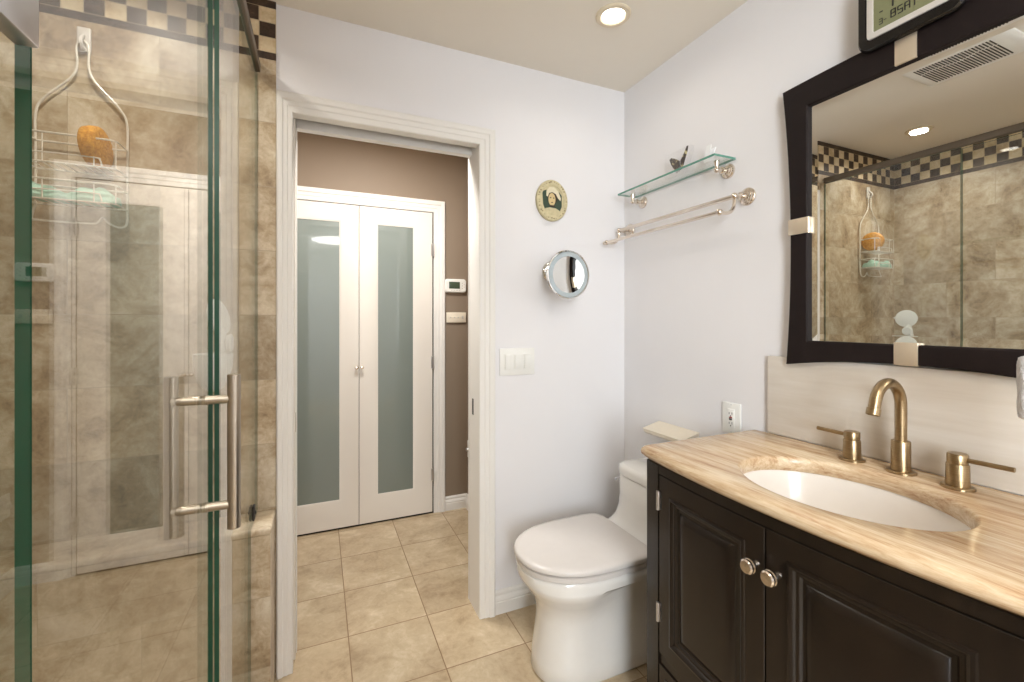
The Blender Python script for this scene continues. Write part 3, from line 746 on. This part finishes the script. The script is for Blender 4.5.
# digital clock standing on the mirror frame
t = thing('digital_clock', 'black-framed digital wall clock resting on top of the mirror frame', 'clock', (1.36, .61, 1.99))
def rrect(y0, y1, z0, z1, r, X, n=7):
    P = []
    for (cy, cz, a0) in ((y0 + r, z0 + r, PI), (y1 - r, z0 + r, 1.5 * PI), (y1 - r, z1 - r, 0), (y0 + r, z1 - r, .5 * PI)):
        for k in range(n): a = a0 + k / (n - 1) * PI / 2; P.append((X, cy + r * math.cos(a), cz + r * math.sin(a)))
    return P
ky0, ky1, kz0, kz1 = .494, .715, 1.966, 2.165
CX = -.0105
b = MB(); b.loft([rrect(ky0 + .004, ky1 - .004, kz0 + .003, kz1 - .003, .03, 1.3425), rrect(ky0, ky1, kz0, kz1, .03, 1.338), rrect(ky0 + .001, ky1 - .001, kz0 + .001, kz1 - .001, .03, 1.330), rrect(ky0 + .005, ky1 - .005, kz0 + .005, kz1 - .005, .028, 1.3245), rrect(ky0 + .021, ky1 - .021, kz0 + .026, kz1 - .026, .012, 1.3225), rrect(ky0 + .023, ky1 - .023, kz0 + .028, kz1 - .028, .010, 1.3285)])
b.box(1.342, 1.3755, ky0 + .04, ky1 - .04, zo_t + .006, kz1 - .02, .004)
make('case', b, 'blackplastic', t)
b = MB(); b.loft([rrect(ky0 + .0235, ky1 - .0235, kz0 + .0285, kz1 - .0285, .010, 1.3280), rrect(ky0 + .024, ky1 - .024, kz0 + .029, kz1 - .029, .010, 1.3240), rrect(ky0 + .038, ky1 - .038, kz0 + .044, kz1 - .044, .003, 1.3240), rrect(ky0 + .039, ky1 - .039, kz0 + .045, kz1 - .045, .003, 1.3265)], True, False)
make('inner_bezel', b, 'silver', t)
b = MB(); b.box(1.3257, 1.3279, ky0 + .0385, ky1 - .0385, kz0 + .0445, kz1 - .0445); lc = make('display', b, 'lcd', t)
SEG = {'3': 'abgcd', '8': 'abcdefg', 'S': 'afgcd', 'A': 'efabcg', 't': 'fegd', '-': 'g', 'T': 'aim', '1': 'bc', '2': 'abged', '0': 'abcdef'}
b = MB()
def glyph(ch, y, z, wd, ht):
    lw = ht * .12
    def seg(a0, b0, a1, b1):
        ya, yb = y - a0 * wd, y - a1 * wd; za, zb = z + b0 * ht, z + b1 * ht
        b.box(1.3247, 1.3256, min(ya, yb) - lw / 2, max(ya, yb) + lw / 2, min(za, zb) - lw / 2, max(za, zb) + lw / 2)
    K = {'a': (.1, 1, .9, 1), 'g': (.1, .5, .9, .5), 'd': (.1, 0, .9, 0), 'f': (0, .55, 0, .95), 'b': (1, .55, 1, .95), 'e': (0, .05, 0, .45), 'c': (1, .05, 1, .45), 'i': (.5, .55, .5, .95), 'm': (.5, .05, .5, .45)}
    for s in SEG[ch]: seg(*K[s])
LY = ky1 - .0505; LZ = kz0 + .0565
for ch, dy, wd, ht in (('3', .001, .0075, .013), ('-', .0115, .005, .013), ('8', .027, .0095, .018), ('S', .0415, .0095, .018), ('A', .056, .0095, .018), ('T', .0705, .0095, .018)):
    glyph(ch, LY - dy, LZ + (.003 if ht > .015 else 0), wd, ht)
b.box(1.3247, 1.3256, LY - .009, LY - .002, LZ + .030, LZ + .0325); b.box(1.3247, 1.3256, LY - .0325, LY - .029, LZ + .030, LZ + .046)
make('digits', b, 'dark', lc)

# ------------------------------------------------------------------ toilet
t = thing('toilet', 'white one-piece skirted toilet beside the black vanity', 'toilet', (1.05, 1.405, 0))
TY = 1.405
def egg(x0, x1, hw, z, n=72, pf=2.2, pb=4.0, xm=None, hb=None):
    """plan ring: rounded front at x0, squarer back at x1"""
    if xm is None: xm = x0 + (x1 - x0) * .5
    P = []
    for k in range(n):
        a = 2 * PI * k / n; c, s = math.cos(a), math.sin(a)
        if c < 0:
            X = xm - (xm - x0) * abs(c) ** (2 / pf); Y = hw * math.copysign(abs(s) ** (2 / pf), s)
        else:
            X = xm + (x1 - xm) * abs(c) ** (2 / pb); q = min(1.0, abs(c) ** (2 / pb) / .42); q = q * q * (3 - 2 * q)
            Y = (hw if hb is None else hw + (hb - hw) * q) * math.copysign(abs(s) ** (2 / pb), s)
        P.append((X, TY + Y, z))
    return P
b = MB()
b.loft([egg(.712, 1.34, .122, 0, xm=.86), egg(.702, 1.345, .130, .012, xm=.86), egg(.706, 1.345, .126, .06, xm=.86), egg(.716, 1.345, .118, .14, xm=.86), egg(.722, 1.345, .116, .205, xm=.87), egg(.718, 1.345, .124, .245, xm=.88, hb=.120), egg(.698, 1.35, .146, .285, xm=.86, hb=.124),
        egg(.672, 1.355, .168, .32, xm=.86, hb=.128), egg(.656, 1.36, .179, .343, xm=.86, hb=.134), egg(.652, 1.36, .182, .352, xm=.88, hb=.178), egg(.648, 1.36, .184, .370, xm=.92), egg(.648, 1.36, .184, .385, xm=.92), egg(.657, 1.36, .178, .392, xm=.92), egg(.70, 1.30, .12, .392, xm=.92)])
make('bowl', b, 'ceramic', t, ang=50)
b = MB()
b.loft([egg(1.045, 1.362, .172, .394, pf=5, xm=1.2), egg(1.085, 1.362, .170, .402, pf=5, xm=1.2), egg(1.128, 1.362, .168, .416, pf=4.5, xm=1.2), egg(1.152, 1.362, .167, .438, pf=4, xm=1.22), egg(1.164, 1.362, .166, .475, pf=3.6, xm=1.23), egg(1.168, 1.362, .166, .52, pf=3.4, xm=1.23), egg(1.168, 1.362, .166, .600, pf=3.4, xm=1.23), egg(1.172, 1.362, .162, .604, pf=3.4, xm=1.23)])
make('tank', b, 'ceramic', t, ang=50)
b = MB()
b.loft([egg(1.176, 1.360, .158, .6045, pf=3.4, xm=1.23), egg(1.175, 1.360, .159, .6085, pf=3.4, xm=1.23), egg(1.164, 1.363, .169, .610, pf=3.4, xm=1.23), egg(1.163, 1.363, .170, .632, pf=3.4, xm=1.23), egg(1.168, 1.360, .166, .643, pf=3.4, xm=1.23), egg(1.183, 1.350, .153, .649, pf=3.4, xm=1.23)])
make('tank_lid', b, 'ceramic', t, ang=50)
b = MB()
b.loft([egg(.655, 1.085, .180, .3925, xm=.90, pb=6), egg(.646, 1.09, .187, .396, xm=.90, pb=6), egg(.646, 1.09, .187, .410, xm=.90, pb=6), egg(.655, 1.085, .180, .4145, xm=.90, pb=6)])
make('seat_ring', b, 'seat', t, ang=50)
b = MB()
b.loft([egg(.655, 1.085, .180, .4148, xm=.90, pb=9), egg(.648, 1.095, .186, .4185, xm=.90, pb=9), egg(.640, 1.10, .192, .4215, xm=.90, pb=9), egg(.640, 1.10, .192, .431, xm=.90, pb=9), egg(.645, 1.097, .188, .4365, xm=.90, pb=9), egg(.665, 1.08, .172, .439, xm=.90, pb=9), egg(.76, 1.0, .09, .441, xm=.90, pb=9)])
make('seat_lid', b, 'seat', t, ang=50)
b = MB()
b.tube([(1.104, TY - .105, .418), (1.104, TY + .105, .418)], .009, 12)
make('seat_hinge', b, 'seat', t)
b = MB(); b.lathe([(.011, 0), (.011, .006)], (1.235, TY + .1662, .572), (0, 1, 0), 14); b.tube([(1.235, TY + .176, .572), (1.185, TY + .180, .567)], .005, 8)
props(make('flush_lever', b, 'chrome', t), 'chrome flush lever on the far side of the tank')

# cream wedge shelf on the wall above the tank
b = MB()
sec = [(1.3755, .812), (1.288, .790), (1.288, .779), (1.300, .770), (1.3755, .766)]
y0_, y1_ = 1.300, 1.520
b.prism([(x, z) for x, z in sec], y0_, y1_, 'Y')
b.prism([(1.3755, .8155), (1.284, .7925), (1.284, .7895), (1.3755, .8125)], y0_ - .003, y1_ + .003, 'Y')
solo('wall_shelf', 'small cream wedge-shaped wall shelf above the toilet tank', 'shelf', b, 'cream', (1.375, 1.41, .766))

# ------------------------------------------------------------------ fittings on the right wall
def rosette(mb, y, z, r):
    mb.lathe([(r, 0), (r, .004), (r * .93, .007), (r * .78, .008), (r * .74, .012), (r * .60, .013), (r * .55, .017), (r * .34, .019), (r * .30, .024)], (XR - .0005, y, z), (-1, 0, 0), 28)
def shaft(mb, p, q):
    d = (Vector(q) - Vector(p)); n = d.length
    mb.lathe([(.008, 0), (.0085, n * .3), (.0125, n * .42), (.0125, n * .5), (.0085, n * .6), (.008, n)], p, d, 16)
t = thing('glass_shelf', 'glass wall shelf on two nickel brackets in the corner', 'shelf', (1.32, 1.40, 1.80))
b = MB(); b.prism([(1.268, 1.130), (1.372, 1.130), (1.372, 1.675), (1.268, 1.675)], 1.836, 1.844, 'Z', 0, 1); make('glass_pane', b, ['glass', 'shelfedge'], t)
for yb in (1.163, 1.628):
    b = MB(); rosette(b, yb, 1.805, .027); shaft(b, (1.355, yb, 1.805), (1.322, yb, 1.803)); b.ball((1.316, yb, 1.802), .0105)
    b.lathe([(.0075, 0), (.007, .012), (.0095, .022), (.0105, .026), (.0105, .032)], (1.316, yb, 1.8035), (0, 0, 1), 16); make('bracket', b, 'nickel', t)
t = thing('towel_rail', 'double nickel towel rail below the glass shelf', 'towel rail', (1.30, 1.4, 1.62))
for yb in (1.084, 1.722):
    b = MB(); rosette(b, yb, 1.692, .031); shaft(b, (1.354, yb, 1.692), (1.318, yb, 1.688)); b.ball((1.311, yb, 1.686), .0125)
    arm = [(1.311, yb, 1.682), (1.310, yb, 1.664), (1.303, yb, 1.643), (1.288, yb, 1.629), (1.268, yb, 1.624), (1.245, yb, 1.624)]
    b.tube(curve(arm, 6), .0062, 10); b.ball((1.239, yb, 1.624), .0115); make('bracket', b, 'nickel', t)
b = MB(); b.tube([(1.311, 1.076, 1.686), (1.311, 1.730, 1.686)], .0078, 14); make('upper_bar', b, 'nickel', t)
b = MB(); b.tube([(1.239, 1.076, 1.624), (1.239, 1.735, 1.624)], .0068, 14); b.ball((1.239, 1.738, 1.624), .009); make('lower_bar', b, 'nickel', t)
# butterfly in a clear block, little card on the shelf
t = thing('butterfly_display', 'mounted butterfly inside a thin clear block on the glass shelf', 'ornament', (1.325, 1.36, 1.8445))
b = MB(); b.box(1.316, 1.336, 1.285, 1.425, 1.8445, 1.940, .001); make('clear_block', b, 'acrylic', t)
def wing(poly):
    poly = [(bc[0] + (p[0] - bc[0]) * 1.25, bc[1] + (p[1] - bc[1]) * 1.2) for p in poly]
    b = MB(); b.prism(poly, 1.3248, 1.3258, 'X'); return b
bc = (1.352, 1.872)
make('wing', wing([(bc[0] + .002, bc[1] - .010), (bc[0] + .012, bc[1] - .016), (bc[0] + .024, bc[1] + .002), (bc[0] + .036, bc[1] + .020), (bc[0] + .044, bc[1] + .040), (bc[0] + .036, bc[1] + .044), (bc[0] + .020, bc[1] + .036), (bc[0] + .004, bc[1] + .026)]), 'wing', t)
make('wing', wing([(bc[0] - .002, bc[1] - .012), (bc[0] - .014, bc[1] - .006), (bc[0] - .020, bc[1] + .010), (bc[0] - .034, bc[1] + .044), (bc[0] - .037, bc[1] + .060), (bc[0] - .031, bc[1] + .060), (bc[0] - .018, bc[1] + .040), (bc[0] - .004, bc[1] + .022)]), 'wing', t)
b = MB(); b.tube([(1.3235, bc[0], bc[1] - .018), (1.3235, bc[0], bc[1] + .004), (1.3235, bc[0], bc[1] + .026)], [.0015, .003, .002], 8); make('body', b, 'dark', t)
b = MB(); b.prism([(1.196, 1.8443), (1.226, 1.8443), (1.210, 1.905), (1.190, 1.905)], 1.318, 1.3205, 'X'); b.prism([(1.318, 1.8443), (1.3205, 1.8443), (1.345, 1.898), (1.342, 1.899)], 1.190, 1.214, 'Y')
solo('folded_card', 'small folded white card at the near end of the glass shelf', 'card', b, 'paper', (1.325, 1.205, 1.844))
# outlet
t = thing('power_outlet', 'white safety outlet with red and black buttons by the countertop', 'outlet', (1.376, 1.147, .903))
b = MB(); b.box(1.370, 1.3765, 1.109, 1.186, .847, .960, .0022); make('cover_plate', b, 'plastic', t)
b = MB(); b.box(1.3675, 1.371, 1.1315, 1.1635, .870, .937, .001); rc_ = make('receptacle', b, 'plastic', t)
b = MB()
for zc in (.921, .886):
    b.box(1.367, 1.368, 1.1405, 1.1425, zc - .004, zc + .005); b.box(1.367, 1.368, 1.1525, 1.1545, zc - .004, zc + .004); b.lathe([(.0025, 0), (.0025, .001)], (1.368, 1.1475, zc - .009), (-1, 0, 0), 10)
make('slots', b, 'dark', rc_)
b = MB(); b.box(1.366, 1.368, 1.142, 1.153, .9045, .9090); props(make('button', b, 'red', rc_), 'red button')
b = MB(); b.box(1.366, 1.368, 1.142, 1.153, .8975, .9030); props(make('button', b, 'blackplastic', rc_), 'black button')
for zc in (.953, .854):
    b = MB(); b.lathe([(.0025, 0), (.0018, .0008)], (1.370, 1.1475, zc), (-1, 0, 0), 10); make('screw', b, 'hingesteel', t)

# ------------------------------------------------------------------ fittings on the back wall
t = thing('light_switch', 'white triple rocker light switch beside the doorway', 'light switch', (.797, 1.766, 1.078))
b = MB(); b.box(.713, .880, 1.760, 1.7665, 1.019, 1.137, .0022); make('cover_plate', b, 'plastic', t)
for k in (-1, 0, 1):
    b = MB(); xc = .797 + k * .046
    b.box(xc - .0165, xc + .0165, 1.7585, 1.761, 1.045, 1.111, .0008); b.box(xc - .0142, xc + .0142, 1.7540, 1.7595, 1.048, 1.108, .0012, rot=Matrix.Rotation(math.radians(2.5), 3, 'X')); make('rocker', b, 'plastic', t)
# magnifying mirror
t = thing('magnifying_mirror', 'round chrome magnifying mirror on a wall arm under the plaque', 'mirror', (.965, 1.766, 1.478))
b = MB(); b.lathe([(.046, 0), (.046, .008), (.040, .014), (.034, .016), (.034, .030), (.026, .036), (.013, .040), (.012, .06)], (.965, YB - .0005, 1.478), (0, -1, 0), 30); make('wall_base', b, 'chrome', t)
b = MB(); b.ball((.965, 1.700, 1.476), .018); b.tube([(.965, 1.705, 1.478), (.962, 1.66, 1.462), (.960, 1.635, 1.452)], .009, 12); make('arm', b, 'chrome', t)
mc = Vector((.958, 1.604, 1.450)); mn = Vector((.011, -1, -.012)).normalized()
b = MB(); b.lathe([(.001, -.030), (.06, -.026), (.094, -.012), (.102, -.002), (.1035, .004), (.1015, .009), (.097, .010), (.0945, .007), (.0765, .004), (.001, .001)], mc, mn, 48); make('rim', b, 'chrome', t)
b = MB(); b.lathe([(.0945, .0072), (.0945, .0082), (.0765, .0078), (.0765, .0072)], mc, mn, 48, False, False); props(make('light_ring', b, 'sandblast', t), 'frosted grey ring round the glass')
b = MB(); b.lathe([(.0767, .0080), (.068, .00685), (.060, .0059), (.052, .0051), (.045, .0045), (.037, .0039), (.030, .00345), (.022, .0031), (.015, .00285), (.007, .0027), (.0005, .00265)], mc, mn, 48, False, True); props(make('mirror_glass', b, 'mirror', t), 'concave mirror glass')
# oval plaque with a painted portrait
t = thing('wall_plaque', 'small oval ivory plaque with a painted portrait above the round mirror', 'plaque', (.966, 1.766, 1.80))
PX, PZ, PW, PH = .966, 1.800, .080, .093
def ov(k, y, n=48, sc=0.0): return [(PX + PW * k * (1 + sc * (i % 3 == 0)) * math.cos(2 * PI * i / n), y, PZ + PH * k * (1 + sc * (i % 3 == 0)) * math.sin(2 * PI * i / n)) for i in range(n)]
b = MB(); b.loft([ov(.96, 1.7665), ov(1.0, 1.764), ov(1.0, 1.753), ov(.96, 1.749), ov(.88, 1.748, sc=.03), ov(.74, 1.749), ov(.70, 1.752)])
make('rim', b, 'plaque', t)
b = MB()
for k in range(34):
    a = 2 * PI * k / 34 + .04 * math.sin(k * 2.3); r_ = .88 + .02 * math.sin(k * 1.7)
    b.ball((PX + PW * r_ * math.cos(a), 1.7478, PZ + PH * r_ * math.sin(a)), .0026 + .001 * math.sin(k * 5.1), 8, (1.3, .5, .8))
props(make('rim_specks', b, 'plaquespeck', t), 'brown raised specks round the rim')['kind'] = 'stuff'
b = MB(); b.loft([ov(.70, 1.7535), ov(.70, 1.7515)]); props(make('inset', b, 'plaque', t), 'ivory oval inset')
def blob(mat, pts, y, nm, par=t):
    b = MB(); b.prism([(PX + .0 + x * 1.08, PZ + .006 + z * 1.38) for x, z in pts], y, y + .0012, 'Y'); return make(nm, b, mat, par)
def el(cx_, cz, a, c, n=24): return [(cx_ + a * math.cos(2 * PI * i / n), cz + c * math.sin(2 * PI * i / n)) for i in range(n)]
blob('bottlegreen', [(-.048, .022), (-.044, -.020), (-.036, -.034), (-.012, -.030), (.012, -.034), (.034, -.040), (.044, -.022), (.044, .014), (.030, .026), (-.030, .028)], 1.7505, 'background')
blob('plaque', [(-.046, -.046), (-.034, -.032), (-.014, -.028), (.016, -.030), (.032, -.036), (.044, -.048), (.024, -.060), (-.024, -.060)], 1.7496, 'shoulders')
blob('ink', el(-.001, .006, .024, .025), 1.7490, 'hair')
blob('face', el(-.004, -.002, .0165, .021), 1.7480, 'face')
blob('scarf', [(-.031, .008), (-.030, .024), (-.016, .037), (.006, .038), (.026, .026), (.038, .004), (.036, -.004), (.024, .004), (.014, .017), (-.002, .022), (-.018, .018), (-.024, .006)], 1.7472, 'headscarf')
def stroke(pts, nm):
    b = MB(); b.prism([(PX + x * 1.08, PZ + .006 + z * 1.38) for x, z in pts], 1.7468, 1.7478, 'Y'); make(nm, b, 'ink', t)
stroke(el(-.011, .003, .0038, .0018, 12), 'eye'); stroke(el(.004, .003, .0038, .0018, 12), 'eye'); stroke(el(-.004, -.012, .0042, .0015, 12), 'mouth')
stroke([(-.016, -.021), (.010, -.021), (.012, -.026), (-.016, -.026)], 'neck_band')

# ------------------------------------------------------------------ hall fittings
t = thing('thermostat', 'white thermostat with grey display on the taupe hall wall', 'thermostat', (.838, 2.853, 1.487))
b = MB(); b.loft([[(x, y, z) for _, x, z in rrect(.758, .906, 1.442, 1.532, r_, 0)] for y, r_ in ((2.8545, .02), (2.838, .02))] + [[(x, 2.832, z) for _, x, z in rrect(.764, .900, 1.448, 1.526, .018, 0)]]); make('case', b, 'plastic', t)
b = MB(); b.box(.786, .860, 2.8305, 2.8335, 1.468, 1.513, .001); make('display', b, 'lcdgrey', t)
b = MB()
for xx, zz in ((.878, 1.505), (.878, 1.488), (.878, 1.471), (.890, 1.497), (.890, 1.480)): b.lathe([(.004, 0), (.003, .002)], (xx, 2.8325, zz), (0, -1, 0), 10)
for k in range(4): b.box(.80 + k * .018, .808 + k * .018, 2.8312, 2.8325, 1.456, 1.459)
props(make('buttons', b, 'silver', t), 'grey push buttons')
t = thing('control_panel', 'small cream control plate below the thermostat', 'control panel', (.838, 2.853, 1.277))
b = MB(); b.box(.772, .906, 2.842, 2.8545, 1.243, 1.311, .003); make('case', b, 'cream', t)
b = MB()
for k in range(3): b.lathe([(.005, 0), (.004, .003)], (.800 + k * .026, 2.842, 1.277), (0, -1, 0), 12)
b.box(.876, .888, 2.840, 2.8425, 1.268, 1.288, .001); props(make('buttons', b, 'silver', t), 'grey buttons')
t = thing('hall_outlet', 'white outlet with grey plug low on the hall wall, past the right jamb', 'outlet', (.916, 2.79, .40))
b = MB(); b.box(.909, .9165, 2.745, 2.825, .345, .455, .002); make('cover_plate', b, 'plastic', t)
b = MB(); b.lathe([(.014, 0), (.014, .014), (.010, .020), (.001, .021)], (.909, 2.785, .405), (-1, 0, 0), 14); props(make('plug', b, 'hingesteel', t), 'grey round plug')
